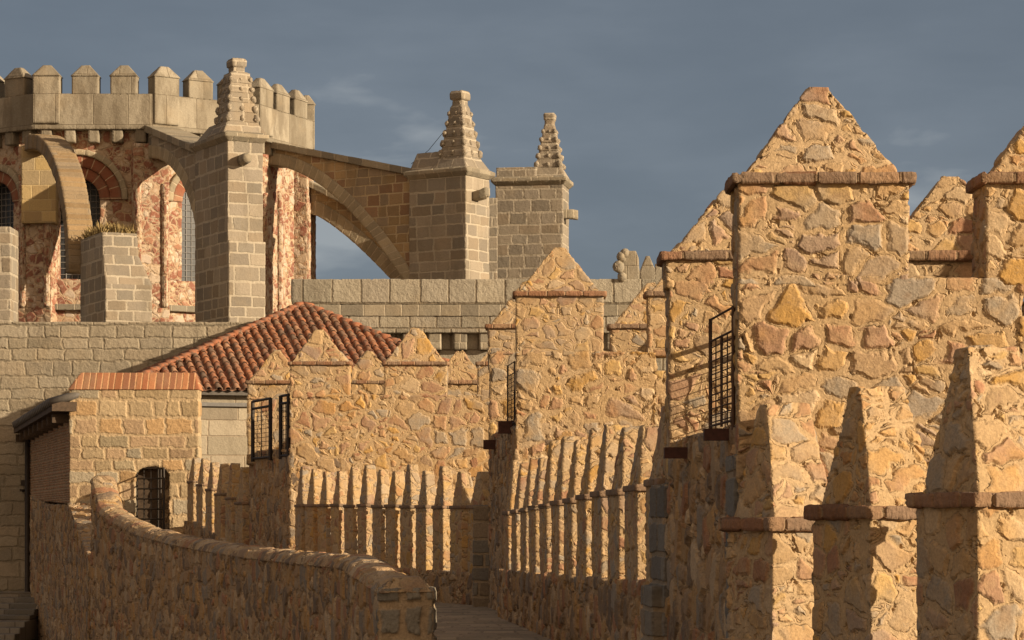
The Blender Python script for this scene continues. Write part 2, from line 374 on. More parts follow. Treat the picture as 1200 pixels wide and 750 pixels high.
class MB:
    """collects faces in world coordinates, then becomes one mesh object"""

    def __init__(self):
        self.bm = bmesh.new()
        self.loops = []

    def hull(self, rings, cap=True):
        """rings: list of equally long loops of points, bottom to top"""
        bm = self.bm
        vr = [[bm.verts.new(p) for p in r] for r in rings]
        k = len(vr[0])
        for a, b in zip(vr[:-1], vr[1:]):
            for i in range(k):
                j = (i + 1) % k
                bm.faces.new((a[i], a[j], b[j], b[i]))
        if cap:
            bm.faces.new(list(reversed(vr[0])))
            bm.faces.new(vr[-1])
        return self

    def prism(self, plan, z0, z1):
        return self.hull([[(p[0], p[1], z0) for p in plan], [(p[0], p[1], z1) for p in plan]])

    def box(self, O, d, t, L, T, z0, z1, gl=0.0, gt=0.0):
        """O plan corner, d / t unit plan vectors, grown by gl / gt on each side"""
        d, t, O = Vector(d), Vector(t), Vector(O)
        a = O - d * gl - t * gt
        b = O + d * (L + gl) - t * gt
        c = O + d * (L + gl) + t * (T + gt)
        e = O - d * gl + t * (T + gt)
        return self.prism([a, b, c, e], z0, z1)

    def taper(self, O, d, t, L, T, z0, z1, l0, l1, t0, t1):
        d, t, O = Vector(d), Vector(t), Vector(O)

        def q(x0, x1, y0, y1, z):
            return [tuple(O + d * x0 + t * y0) + (z,), tuple(O + d * x1 + t * y0) + (z,), tuple(O + d * x1 + t * y1) + (z,), tuple(O + d * x0 + t * y1) + (z,)]
        return self.hull([q(0, L, 0, T, z0), q(l0 * L, l1 * L, t0 * T, t1 * T, z1)])

    def profile(self, O, d, n, prof, T):
        """polygon prof of (s, z) in the vertical plane O + s*d, extruded by T along n"""
        d, n, O = Vector(d), Vector(n), Vector(O)
        a = [tuple(O + d * s) + (z,) for s, z in prof]
        b = [tuple(O + d * s + n * T) + (z,) for s, z in prof]
        return self.hull([a, b])

    def tube(self, pts, r, k=6):
        pts = [Vector(p) for p in pts]
        rings = []
        for i, p in enumerate(pts):
            a = pts[max(i - 1, 0)]
            b = pts[min(i + 1, len(pts) - 1)]
            ax = (b - a).normalized()
            up = Vector((0, 0, 1)) if abs(ax.z) < .9 else Vector((1, 0, 0))
            x = ax.cross(up).normalized()
            y = ax.cross(x)
            rr = r[i] if isinstance(r, (list, tuple)) else r
            rings.append([p + (x * math.cos(6.2832 * j / k) + y * math.sin(6.2832 * j / k)) * rr for j in range(k)])
        return self.hull(rings)

    def blob(self, c, rx, ry, rz, sub=2, jit=.12):
        g = bmesh.ops.create_icosphere(self.bm, subdivisions=sub, radius=1.0)
        for v in g['verts']:
            k = 1 + random.uniform(-jit, jit)
            v.co = Vector((c[0] + v.co.x * rx * k, c[1] + v.co.y * ry * k, c[2] + v.co.z * rz * k))
        return self

    def build(self, name, mat, parent=None, det=None, smooth=True, loc=None, base=None):
        bm = self.bm
        bmesh.ops.recalc_face_normals(bm, faces=bm.faces[:])
        det = DET if det is None else det
        me = bpy.data.meshes.new(name)
        if det > 0:
            bmesh.ops.triangulate(bm, faces=bm.faces[:])
            bm.verts.index_update()
            V = np.array([v.co for v in bm.verts], np.float64).reshape(-1, 3)
            T = np.array([[v.index for v in f.verts] for f in bm.faces], np.int64)
            V, T = refine(V, T, det)
            me.vertices.add(len(V))
            me.vertices.foreach_set('co', V.astype(np.float32).ravel())
            me.loops.add(len(T) * 3)
            me.loops.foreach_set('vertex_index', T.astype(np.int32).ravel())
            me.polygons.add(len(T))
            me.polygons.foreach_set('loop_start', np.arange(0, len(T) * 3, 3, dtype=np.int32))
            me.update(calc_edges=True)
        else:
            bm.to_mesh(me)
        bm.free()
        n = len(me.vertices)
        co = np.empty(n * 3, np.float32)
        me.vertices.foreach_get('co', co)
        co = co.reshape(-1, 3)
        at = me.attributes.new('rest', 'FLOAT_VECTOR', 'POINT')
        at.data.foreach_set('vector', co.ravel())
        # wall-plane coordinates for coursed masonry
        nf = len(me.polygons)
        nor = np.empty(nf * 3, np.float32)
        me.polygons.foreach_get('normal', nor)
        nor = nor.reshape(-1, 3)
        lt = np.empty(nf, np.int32)
        me.polygons.foreach_get('loop_total', lt)
        lv = np.empty(len(me.loops), np.int32)
        me.loops.foreach_get('vertex_index', lv)
        ln = np.repeat(nor, lt, axis=0)
        P = co[lv]
        hlen = np.hypot(ln[:, 0], ln[:, 1])
        flat = hlen < .5
        hl = np.maximum(hlen, 1e-4)
        u = (-ln[:, 1] * P[:, 0] + ln[:, 0] * P[:, 1]) / hl
        v = P[:, 2] / np.clip(hl, .55, 1)
        if self.uvf is not None:
            u, v = self.uvf(P, u, v)
        u = np.where(flat & (self.uvf is None), P[:, 0], u)
        v = np.where(flat & (self.uvf is None), P[:, 1], v)
        lay = me.uv_layers.new(name='UVMap')
        lay.data.foreach_set('uv', np.stack([u, v], 1).astype(np.float32).ravel())
        me.polygons.foreach_set('use_smooth', np.full(nf, smooth))
        me.materials.append(mat)
        ob = bpy.data.objects.new(name, me)
        COL.objects.link(ob)
        root = parent
        while root is not None and root.parent is not None:
            root = root.parent
        off = Vector(root.location) if root is not None else Vector(base if base is not None else (0, 0, 0))
        if off.length > 0:
            co -= np.array(off, np.float32)
            me.vertices.foreach_set('co', co.ravel())
            me.update()
        if parent is not None:
            ob.parent = parent
        else:
            ob.location = off
        return ob

    uvf = None


def thing(name, label, cat, loc, group=None):
    o = bpy.data.objects.new(name, None)
    o.empty_display_size = .5
    COL.objects.link(o)
    o.location = loc
    o['label'] = label
    o['category'] = cat
    o['kind'] = 'thing'
    if group:
        o['group'] = group
    return o


def tag(o, label=None, cat=None, group=None, kind=None):
    for k, v in (('label', label), ('category', cat), ('group', group), ('kind', kind)):
        if v:
            o[k] = v
    return o


def merlon(parent, O, d, t, L, T, z0, zs, za, mat, cap=(.43, .57, .30, .78), over=.042, st=.052, label=None):
    """stone merlon: body, projecting slab course, pyramid cap"""
    j = random.uniform
    O, d, t = Vector(O), Vector(d), Vector(t)
    b = MB().box(O, d, t, L, T, z0, zs + .01).build('merlon', mat, parent)
    if label:
        b['label'] = label
    MB().box(O, d, t, L, T, zs, zs + st, over, over).build('string_course', M['slab'] if over > .03 else M['slab2'], b)
    c0, c1, c2, c3 = cap
    s = j(-.03, .03)
    i = .03
    MB().taper(O + d * i + t * i, d, t, L - 2 * i, T - 2 * i, zs + st - .03, za + j(-.03, .03), c0 + s, c1 + s, c2, c3).build('cap', mat, b)
    return b


# ------------------------------------------------------------------ ramparts
GROUND = -9.0


def grille(parent, A, B, z0, z1, nv, nh, post=.016, bar=.006, mat='iron'):
    """iron railing panel between plan points A and B"""
    A, B = Vector(A), Vector(B)
    g = MB()
    for k in (0, 1):
        p = A.lerp(B, k)
        g.tube([(p.x, p.y, z0 - .05), (p.x, p.y, z1)], post, 4)
    for z in (z1 - .01, z1 - .20, z0 + .03):
        g.tube([(A.x, A.y, z), (B.x, B.y, z)], post * .7, 4)
    o = g.build('grille', M[mat], parent, det=0, smooth=False)
    m = MB()
    for k in range(1, nv):
        p = A.lerp(B, k / nv)
        m.tube([(p.x, p.y, z0), (p.x, p.y, z1 - .20)], bar if k != nv // 2 else bar * 2, 4)
    for k in range(1, nh):
        z = z0 + (z1 - .2 - z0) * k / nh
        m.tube([(A.x, A.y, z), (B.x, B.y, z)], bar, 4)
    m.build('mesh_panel', M[mat], o, det=0, smooth=False)
    return o


def tower(label, mat, N0, F0, xc, zfl, zsill, zs, za, fsill, fzs, fza, near, far, th=.6, cmat=None):
    """rampart tower open to the walk: near wall, round end, far wall, merlons.
    N0 / F0 plan corners on the walk side; near / far lists of (px0, px1) of the merlons"""
    cmat = cmat or mat
    yN, yF = N0.y, F0.y + th
    r = (yF - yN) / 2
    cy = (yF + yN) / 2
    t = thing('rampart_tower', label, 'tower', (xc, cy, GROUND), 'rampart towers')
    # solid base up to the platform
    arc = [(xc + (r - .02) * math.sin(a), cy - (r - .02) * math.cos(a)) for a in np.linspace(0, math.pi, 13)]
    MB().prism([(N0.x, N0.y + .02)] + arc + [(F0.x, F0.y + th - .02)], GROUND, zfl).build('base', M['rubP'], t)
    # near wall, far wall, round end (upper parts)
    MB().box(N0, (1, 0), (0, 1), xc - N0.x, th, zfl - 1.8, zsill).build('near_wall', mat, t)
    MB().box(F0, (1, 0), (0, 1), xc - F0.x, th, zfl - .3, fsill).build('far_wall', mat, t)
    ri = r - th
    o = [(xc + r * math.sin(a), cy - r * math.cos(a)) for a in np.linspace(0, math.pi, 17)]
    i = [(xc + ri * math.sin(a), cy - ri * math.cos(a)) for a in np.linspace(math.pi, 0, 17)]
    MB().prism(o + i, GROUND, fsill - .7).build('round_wall', mat, t)
    for a, b in near:
        x0, x1 = PX(a, yN), PX(b, yN)
        merlon(t, (x0, yN), (1, 0), (0, 1), x1 - x0, th, zsill - .05, zs, za, cmat, cap=(.44, .56, .38, .62))
    for a, b in far:
        x0, x1 = PX(a, F0.y), PX(b, F0.y)
        merlon(t, (x0, F0.y), (1, 0), (0, 1), x1 - x0, th, fsill - .05, fzs, fza, cmat, cap=(.45, .55, .38, .62))
    n = max(2, int(r / 1.2))
    for k in range(n):
        a = math.pi * (k + .5) / n
        L = min(1.3, math.pi * r / n * .7)
        dd = Vector((math.cos(a), math.sin(a)))
        tt = Vector((-math.sin(a), math.cos(a)))
        p = Vector((xc + r * math.sin(a), cy - r * math.cos(a))) - dd * L / 2
        merlon(t, p, dd, tt, L, th, fsill - .75, fzs, fza, cmat, cap=(.45, .55, .38, .62))
    return t


def er(py, Y):
    return PZ(py, Y)


# --- tower A (nearest)
NA, FA = Vector((PX(866, 20.6), 20.6)), Vector((PX(785, 25.0), 25.0))
zflA = er(508, 22.3)
tA = tower('nearest rampart tower, golden rubble with the largest pyramid merlon against the sky', M['rubA'],
           NA, FA, 4.1, zflA, er(326, 20.6), er(213, 20.6), er(95, 20.6), er(330, 25), er(303, 25), er(203, 25),
           [(866, 1064), (1156, 1345)], [(781, 962), (1032, 1216)])
sideA = (FA - NA).normalized()
gA0, gA1 = NA + sideA * .30, NA + sideA * 1.62
grille(tA, gA0, gA1, zflA + .03, er(362, 21.2), 4, 13, mat='rust')
grille(tA, (2.47, 24.32), (2.47, 24.96), zflA + .03, zflA + 1.14, 4, 12, post=.035, bar=.005)
MB().box(NA + sideA * .42 + Vector((-.22, 0)), (0, 1), (1, 0), .13, .5, zflA - .10, zflA - .004).build('steel_beam', M['steel'], tA, det=0, smooth=False)
MB().box(NA + sideA * 3.05 + Vector((-.22, 0)), (0, 1), (1, 0), .16, .5, zflA - .18, zflA - .08).build('steel_beam', M['steel'], tA, det=0, smooth=False)
MB().box(NA + Vector((-.02, .05)), (sideA.x, sideA.y), (1, 0), .42, .3, GROUND, zflA - .25).build('quoin', M['quoin'], tA)

# --- tower B
NB, FB = Vector((PX(605, 44.5), 44.5)), Vector((PX(574, 49.5), 49.5))
zflB = er(503, 46.5)
tB = tower('middle rampart tower of big rough slabs, standing behind the row of slender lit merlons', M['rubB'],
           NB, FB, 2.5, zflB, er(413, 44.5), er(346, 44.5), er(290, 44.5), er(412, 49.5), er(384, 49.5), er(330, 49.5),
           [(605, 707), (760, 862)], [(572, 664), (716, 810)], cmat=M['rubM'])
sideB = (FB - NB).normalized()
grille(tB, NB + sideB * .3, NB + sideB * 1.5, zflB + .03, er(424, 45), 4, 12)
MB().box(NB + sideB * .7 + Vector((-.25, 0)), (0, 1), (1, 0), .2, .5, zflB - .12, zflB + .1).build('steel_beam', M['steel'], tB, det=0, smooth=False)
MB().box(NB + sideB * 4.2 + Vector((-.2, 0)), (0, 1), (1, 0), .2, .5, zflB - .3, zflB - .12).build('steel_beam', M['steel'], tB, det=0, smooth=False)

# --- tower C
NC, FC = Vector((PX(340, 63.0), 63.0)), Vector((PX(290, 67.0), 67.0))
zflC = er(528, 65)
tC = tower('farthest rampart tower, yellow rubble merlons in front of the red tiled roof', M['rubC'],
           NC, FC, -0.25, zflC, er(463, 63), er(427, 63), er(385, 63), er(466, 67), er(449, 67), er(410, 67),
           [(340, 410), (450, 524), (560, 630)], [(290, 356), (399, 465), (507, 573)], cmat=M['rubC'])
sideC = (FC - NC).normalized()
grille(tC, NC + sideC * .15, NC + sideC * .9, zflC - .2, er(463, 63.5), 3, 12, post=.05)
grille(tC, NC + sideC * 1.9, NC + sideC * 3.7, zflC - .2, er(468, 65.5), 4, 12, post=.05)


# --- parapet runs with close-set merlons
def run(label, near_pts, L, T, sill, zs, za, mat, wmat, start, end, th=.75, over=.02, cap=(.40, .66, .20, .88)):
    """near_pts: list of plan points of the merlons' near inner corners, from near to far"""
    pts = [Vector(p) for p in near_pts]
    t = thing('battlemented_wall', label, 'wall', (pts[0].x, pts[0].y, GROUND), 'battlemented walls along the walk')
    path = [Vector(start)] + pts + [Vector(end)]
    n = len(pts)

    def f(v, k):
        if len(v) > 2:
            return v[k]
        return v[0] + (v[1] - v[0]) * k / max(1, n - 1)
    # wall below the crenels
    left, right = [], []
    for i, p in enumerate(path):
        a, b = path[max(i - 1, 0)], path[min(i + 1, len(path) - 1)]
        dd = (b - a).normalized()
        tt = Vector((dd.y, -dd.x))
        left.append(p)
        right.append(p + tt * th)
    zz = [f(sill, max(0, min(n - 1, i - 1))) for i in range(len(path))]
    bm = MB()
    bm.uvf = lambda P, u, v: (P[:, 1] * 1.07, P[:, 2])
    rings = [[(l.x, l.y, GROUND), (r_.x, r_.y, GROUND), (r_.x, r_.y, z), (l.x, l.y, z)] for l, r_, z in zip(left, right, zz)]
    bm.hull(rings)
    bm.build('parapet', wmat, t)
    for k, p in enumerate(pts):
        nx = path[k + 2]
        dd = (nx - p).normalized()
        tt = Vector((dd.y, -dd.x))
        gap = (nx - p).length
        ll = L if L < 1 and L > gap * .5 else gap * .64
        merlon(t, p + tt * .005, dd, tt, ll * random.uniform(.90, 1.08), T * random.uniform(.92, 1.06), f(sill, k) - .06, f(zs, k) + random.uniform(-.015, .015), f(za, k) + (random.uniform(-.11, .09) if len(za) < 3 else 0), mat,
               cap=cap, over=over, st=.06 if over > .03 else .05)
    return t


def xA(Y):
    return 9.635 - .385 * Y


ptsA = [(xA(Y), Y) for Y in (15.55, 17.0, 18.36, 19.80)]
run('near battlemented wall at the right edge with big pyramid merlons in half shade', ptsA, .80, .64,
    (.80, .72), (1.81, 1.765, 1.70, 1.605), (2.95, 2.86, 2.66, 2.58), M['rubA2'], M['rubA2'], (xA(13.5), 13.5), (xA(20.65), 20.65), over=.04, cap=(.44, .62, .20, .88))


def xB(Y):
    return 3.916 - .0924 * Y


ysB = [26.1 + 1.55 * k + (random.uniform(-.09, .09) if k else 0) for k in range(12)]
rB = run('battlemented wall in the middle with a long row of slender sunlit merlons', [(xB(y), y) for y in ysB], .95, .5,
    (1.02, .83), (2.03, 1.80), (2.83, 2.72), M['rubM'], M['rubP'], (xB(25.3), 25.3), (xB(44.7), 44.7))

pxC = [565, 541, 519, 499, 481, 463, 446, 429, 413, 397, 382, 367, 353]
ysC = [50.7 + (60.8 - 50.7) * ((565 - p) / (565 - 353.0)) ** 1.0 for p in pxC]
rC = run('curving battlemented wall beyond the middle tower with sunlit slit gaps between merlons', [PL(p, y) for p, y in zip(pxC, ysC)], .0, .34,
    (.62, .74), (1.95, 2.05), (2.78, 2.95), M['rubM'], M['rubP'], PL(576, 50.2), PL(341, 62.9))

pxD = [284, 271, 259, 248, 237, 226]
ysD = [67.8, 69.2, 70.6, 72.0, 73.4, 74.8]
run('short far battlemented wall climbing to the small barred doorway', [PL(p, y) for p, y in zip(pxD, ysD)], .0, .36,
    (.9, 1.7), (2.15, 2.85), (3.2, 3.62), M['rubM'], M['rubP'], PL(291, 67.2), PL(216, 76.6))

MB().box((xB(25.35) - .05, 25.35), (-.092, .9957), (.9957, .092), .95, .5, GROUND, 2.02).build('quoin', M['quoin'], rB)
MB().box((xB(26.4) - .07, 25.45), (-.092, .9957), (.9957, .092), .75, .5, GROUND, 1.0).build('quoin', M['quoin'], rB)
qc = PL(575, 50.25)
MB().box((qc.x - .33, qc.y - .02), (1, 0), (0, 1), .45, .6, GROUND, 1.98).build('quoin', M['quoin'], rC)

# --- inner parapet
inner = [(450, 690, 33.0), (424, 672, 35.0), (402, 657, 37.5), (350, 653, 42.0), (300, 648, 46.0), (250, 641, 50.0), (200, 632, 54.0),
         (160, 621, 57.5), (130, 606, 60.2), (115, 594, 61.5), (107, 560, 62.6)]
pin = thing('inner_parapet', 'low curving parapet wall with rounded top in the left foreground', 'wall', (PX(450, 33), 33.0, GROUND))
rings = []
P2 = [PL(p, y) for p, _, y in inner]
for i, (p, py, Y) in enumerate(inner):
    a, b = P2[max(i - 1, 0)], P2[min(i + 1, len(P2) - 1)]
    dd = (b - a).normalized()
    nn = Vector((dd.y, -dd.x))      # to the right: towards the walk
    z = PZ(py, Y)
    T = .58
    q = []
    for s, h in ((0, GROUND), (0, z - .10), (.06, z - .02), (.18, z + .03), (.40, z + .03), (.52, z - .02), (T, z - .10), (T, GROUND)):
        v = P2[i] + nn * s
        q.append((v.x, v.y, h))
    rings.append(q)
iw = MB()
iw.uvf = lambda P, u, v: (P[:, 1] * 1.06, P[:, 2] + P[:, 0] * .05)
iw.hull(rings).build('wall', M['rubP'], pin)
mc = MB()
rings = []
for i, (p, py, Y) in enumerate(inner):
    a, b = P2[max(i - 1, 0)], P2[min(i + 1, len(P2) - 1)]
    dd = (b - a).normalized()
    nn = Vector((dd.y, -dd.x))
    z = PZ(py, Y)
    q = []
    for s, h in ((-.03, z - .11), (.03, z + .0), (.17, z + .06), (.40, z + .06), (.54, z + .0), (.61, z - .11)):
        v = P2[i] + nn * s
        q.append((v.x, v.y, h))
    rings.append(q)
mc.uvf = lambda P, u, v: (P[:, 1] * 1.06, P[:, 2] * .02 + .3)
mc.hull(rings).build('coping', M['mortarcap'], pin)
MB().box((PX(450, 33) - .04, 32.5), (1, 0), (0, 1), PX(506, 32.5) - PX(450, 33) + .04, .62, GROUND, PZ(692, 32.5)).build('end_pier', M['endstone'], pin)
MB().taper((PX(450, 33) - .04, 32.46), (1, 0), (0, 1), PX(506, 32.5) - PX(450, 33) + .05, .66, PZ(694, 32.5), PZ(677, 32.5), .25, .75, .25, .75).build('pier_cap', M['mortarcap'], pin)

# --- wall walk floor
fl = []
right_edge = [(xA(13.0), 13.0), (xA(20.5), 20.5)] + [(NA.x, 20.7), (FA.x, 25.2)] + [(xB(y), y) for y in (26, 35, 44)] + [(NB.x, 44.6), (FB.x, 50.2)] + \
             [tuple(PL(p, y)) for p, y in list(zip(pxC, ysC))[::3]] + [tuple(PL(341, 63)), tuple(PL(291, 67.3))] + [tuple(PL(p, y)) for p, y in zip(pxD, ysD)] + [tuple(PL(218, 76.9))]
right_edge = [(x + .2, y) for x, y in right_edge]
left_edge = [(PX(450, 33) + .2, 13.0), (PX(450, 33) + .2, 33.0)] + [tuple(v + Vector((.25, 0))) for v in P2[1:]] + [tuple(PL(112, 76.9))]
fm = MB()
fm.prism(right_edge + left_edge[::-1], -.3, 0.0)
walk = fm.build('wall_walk', M['pave'], None, base=(0, 33, 0))
tag(walk, 'worn stone floor of the wall walk between the parapets', 'path', kind='structure')

# ------------------------------------------------------------------ guardhouse on the walk
YG = 77.0
gh = thing('guardhouse', 'small stone guardhouse with brick coping and arched barred doorway', 'building', (PX(160, YG), YG, GROUND))
xg0, xg1 = PX(82, YG), PX(232, YG)
ztop = PZ(456, YG)
dx0, dx1 = PX(158, YG), PX(199, YG)
dsp, dtop = PZ(557, YG), PZ(546, YG)
prof = [(xg0, ztop), (xg0, -3.0), (dx0, -3.0), (dx0, dsp)]
for k in range(1, 10):
    a = math.pi * (1 - k / 10)
    prof.append(((dx0 + dx1) / 2 + (dx1 - dx0) / 2 * math.cos(a), dsp + (dtop - dsp) * math.sin(a)))
prof += [(dx1, dsp), (dx1, -3.0), (xg1, -3.0), (xg1, ztop)]
MB().profile((0, YG), (1, 0), (0, 1), prof, .75).build('front_wall', M['rubH'], gh)
MB().prism([(dx0 - .4, YG + .5), (dx1 + .4, YG + .5), (dx1 + .4, YG + 1.4), (dx0 - .4, YG + 1.4)], -3, dtop + .5).build('back_wall', M['rubP'], gh)
MB().taper((xg0 - .05, YG - .05), (1, 0), (0, 1), xg1 - xg0 + .1, 1.0, ztop - .01, PZ(437, YG + .4), .08, .955, .42, .58).build('brick_coping', M['brickcop'], gh)
# left wall running back
SL0, SL1 = Vector((xg0, YG + .02)), PL(35, 88.6)
dl = (SL1 - SL0).normalized()
nl = Vector((dl.y, -dl.x))
LL = (SL1 - SL0).length
MB().profile(SL0, dl, nl, [(0, PZ(590, 77)), (LL, PZ(585, 88.6)), (LL, PZ(507, 88.6)), (0, PZ(484, 77))], .5).build('brick_wall', M['brick'], gh)
MB().profile(SL0 + nl * -.02, dl, nl, [(0, GROUND), (LL, GROUND), (LL, PZ(580, 88.6)), (LL * .5, PZ(592, 83)), (0, PZ(592, 77))], .6).build('lower_wall', M['rubP'], gh)
ev = MB().profile(SL0 - nl * .55, dl, nl, [(-.1, PZ(482, 77)), (LL, PZ(508, 88.6)), (LL, PZ(499, 88.6)), (-.1, PZ(471, 77))], 1.3).build('eave', M['wood'], gh, det=0, smooth=False)
for k in range(9):
    s = .3 + k * (LL - .6) / 8
    z = PZ(484, 77) + (PZ(509, 88.6) - PZ(484, 77)) * s / LL
    p = SL0 + dl * s - nl * .5
    MB().box(p, dl, nl, .14, .9, z - .28, z - .02).build('rafter_end', M['wood'], ev, det=0, smooth=False)
tl = MB()
for k in range(26):
    s = k * LL / 26
    z = PZ(472, 77) + (PZ(500, 88.6) - PZ(472, 77)) * s / LL
    a = SL0 + dl * s - nl * .62
    b = SL0 + dl * s + nl * .6
    tl.tube([(a.x, a.y, z), (b.x, b.y, z + .35)], .13, 8)
o = tl.build('eave_tiles', M['zinc'], ev, det=0)
dp = SL1 - dl * .35 - nl * .12
MB().tube([(dp.x, dp.y, GROUND), (dp.x, dp.y, PZ(507, 88))], .09, 8).build('downpipe', M['iron'], gh, det=0)
# iron gate, two leaves
gz0, gz1 = PZ(632, YG), PZ(549, YG)
gl = MB()
A_, B_ = Vector((dx0 + .05, YG + .12)), Vector((PX(186, YG), YG - .15))
C_ = Vector((PX(196, YG), YG - .75))


def leaf(P, Q, nv, nh):
    g = MB()
    for k in range(nv + 1):
        p = P.lerp(Q, k / nv)
        g.tube([(p.x, p.y, gz0), (p.x, p.y, gz1 - (0 if k in (0, nv) else .04))], .03 if k in (0, nv) else .022, 4)
    for k in range(nh + 1):
        z = gz0 + (gz1 - gz0) * k / nh
        g.tube([(P.x, P.y, z), (Q.x, Q.y, z)], .026, 4)
    return g.build('gate_leaf', M['iron'], gh, det=0, smooth=False)


leaf(A_, B_, 3, 7)
leaf(B_, C_, 2, 7)
MB().box((PX(160, YG), YG + .3), (1, 0), (0, 1), PX(186, YG) - PX(160, YG), .06, gz0, gz1 - .05).build('door', M['wood'], gh, det=0, smooth=False)

# retaining wall below the guardhouse corner
rt = MB()
A1, B1, C1 = PL(104, 64.0), PL(96, 71.0), PL(80, 77.05)
rings = []
for p, z in ((A1, PZ(652, 64)), (B1, PZ(630, 71)), (C1, PZ(590, 77))):
    rings.append([(p.x, p.y, GROUND), (p.x + .7, p.y + .1, GROUND), (p.x + .7, p.y + .1, z), (p.x, p.y, z)])
ro = rt.hull(rings).build('retaining_wall', M['rubP'], None, base=(A1.x, A1.y, GROUND))
tag(ro, 'shaded lower wall joining the curving parapet to the guardhouse corner', 'wall', kind='thing')

# ------------------------------------------------------------------ annex with the tiled roof
AP = W(355, 358, 88.6)
ez = PZ(455, 80.2)
EL = Vector((PX(139, 80.0), 80.0, ez))
ER = Vector((PX(609, 84.0), 84.0, ez))
edir = (ER - EL).normalized()
bdir = Vector((-edir.y, edir.x, 0))
EBL = Vector((EL.x + bdir.x * 9.2, EL.y + bdir.y * 9.2, ez))
EBR = Vector((ER.x + bdir.x * 5.5, ER.y + bdir.y * 5.5, ez))
an = thing('tiled_annex', 'ashlar annex with red barrel tiled hip roof behind the far tower', 'building', (-6.0, 84.0, GROUND))
inset = .35
q = [(EL.xy + edir.xy * inset + bdir.xy * inset), (ER.xy - edir.xy * inset + bdir.xy * inset), (EBR.xy - edir.xy * inset), (EBL.xy + edir.xy * inset)]
MB().prism(q, GROUND, ez - .10).build('wall', M['build'], an)


def rb(mesh_build, rnds):
    pass


def tile_slope(P0, P1, apexes, name, parent, spacing=.30, tl=.42):
    """barrel tiles on the plane through eave P0-P1 and the apex; columns clipped by the hips"""
    P0, P1 = Vector(P0), Vector(P1)
    A = Vector(apexes)
    e = (P1 - P0).normalized()
    w = (A - P0) - e * (A - P0).dot(e)
    H = w.length
    wdir = w.normalized()
    nrm = e.cross(wdir).normalized()
    if nrm.z < 0:
        nrm = -nrm
    L = (P1 - P0).length
    sa = (A - P0).dot(e)
    verts, faces, rnd = [], [], []
    n = int(L / spacing)
    for c in range(n):
        s = (c + .5) * spacing
        top = H * (s / sa if s < sa else (L - s) / (L - sa))
        k = 0
        x = -.12
        jx = random.uniform(-.015, .015)
        while x < top - .05:
            x1 = min(x + tl + .06, top + .05)
            r = random.random()
            tw = random.uniform(-.02, .02)
            ty = random.uniform(-.012, .02)
            for half in (0, 1):     # 0 cover tile, 1 channel strip
                st = len(verts)
                m = 7 if half == 0 else 3
                for (xx, rad, lift) in ((x, .115, .05), (x1, .092, .012)):
                    base = P0 + e * (s + jx + (tw if rad > .1 else 0)) + wdir * (xx + ty) + nrm * (ty * .6)
                    if half == 0:
                        for i in range(m):
                            a = math.pi * i / (m - 1)
                            verts.append(base + e * (-math.cos(a) * rad) + nrm * (math.sin(a) * rad * .95 + lift))
                    else:
                        for i, (de, dn) in enumerate(((-spacing * .5, .05), (0, .0), (spacing * .5, .05))):
                            pass
                        for i, (de, dn) in enumerate(((.02, .03), (spacing * .5, -.03), (spacing - .02, .03))):
                            verts.append(base + e * de + nrm * (dn + lift * .5))
                for i in range(m - 1):
                    faces.append((st + i, st + i + 1, st + m + i + 1, st + m + i))
                    rnd.append(r if half == 0 else r * .6)
                if half == 0:      # open front end rim thickness
                    st2 = len(verts)
                    for i in range(m):
                        a = math.pi * i / (m - 1)
                        verts.append(P0 + e * (s + jx - math.cos(a) * .09) + wdir * (x + .004) + nrm * (math.sin(a) * .085 + .05))
                    for i in range(m - 1):
                        faces.append((st + i + 1, st + i, st2 + i, st2 + i + 1))
                        rnd.append(r)
            x += tl
            k += 1
    # under-sheet
    st = len(verts)
    verts += [P0 - nrm * .04, P1 - nrm * .04, A - nrm * .04]
    faces.append((st, st + 1, st + 2))
    rnd.append(.8)
    me = bpy.data.meshes.new(name)
    root = parent
    while root.parent is not None:
        root = root.parent
    me.from_pydata([tuple(v - root.location) for v in verts], [], faces)
    at = me.attributes.new('rnd', 'FLOAT', 'FACE')
    at.data.foreach_set('value', rnd)
    me.polygons.foreach_set('use_smooth', [True] * len(me.polygons))
    me.materials.append(M['tile'])
    o = bpy.data.objects.new(name, me)
    COL.objects.link(o)
    o.parent = parent
    return o


roof = tile_slope(EL, ER, AP, 'roof', an)
tile_slope(EBL, EL, AP, 'roof', an)
tile_slope(ER, EBR, AP, 'roof', an)
for P, Q in ((EL, AP), (ER, AP)):       # hip tiles
    hp = MB()
    n = int((Q - P).length / .42)
    for k in range(n):
        a, b = P.lerp(Q, k / n), P.lerp(Q, (k + 1.12) / n)
        hp.tube([a + Vector((0, 0, .06)), b + Vector((0, 0, .02))], [.15, .115], 8)
    hp.build('hip_tiles', M['tile'], roof, det=0)
eb = edir.xy
MB().box(EL.xy + eb * .05 + bdir.xy * .02, eb, bdir.xy, (ER - EL).length - .1, .13, ez - .17, ez - .03).build('gutter', M['zinc'], an, det=0, smooth=False)
MB().box(EL.xy + eb * .3 + bdir.xy * .22, eb, bdir.xy, (ER - EL).length - .6, .2, ez - .52, ez - .40).build('cornice', M['lead'], an, det=0, smooth=False)

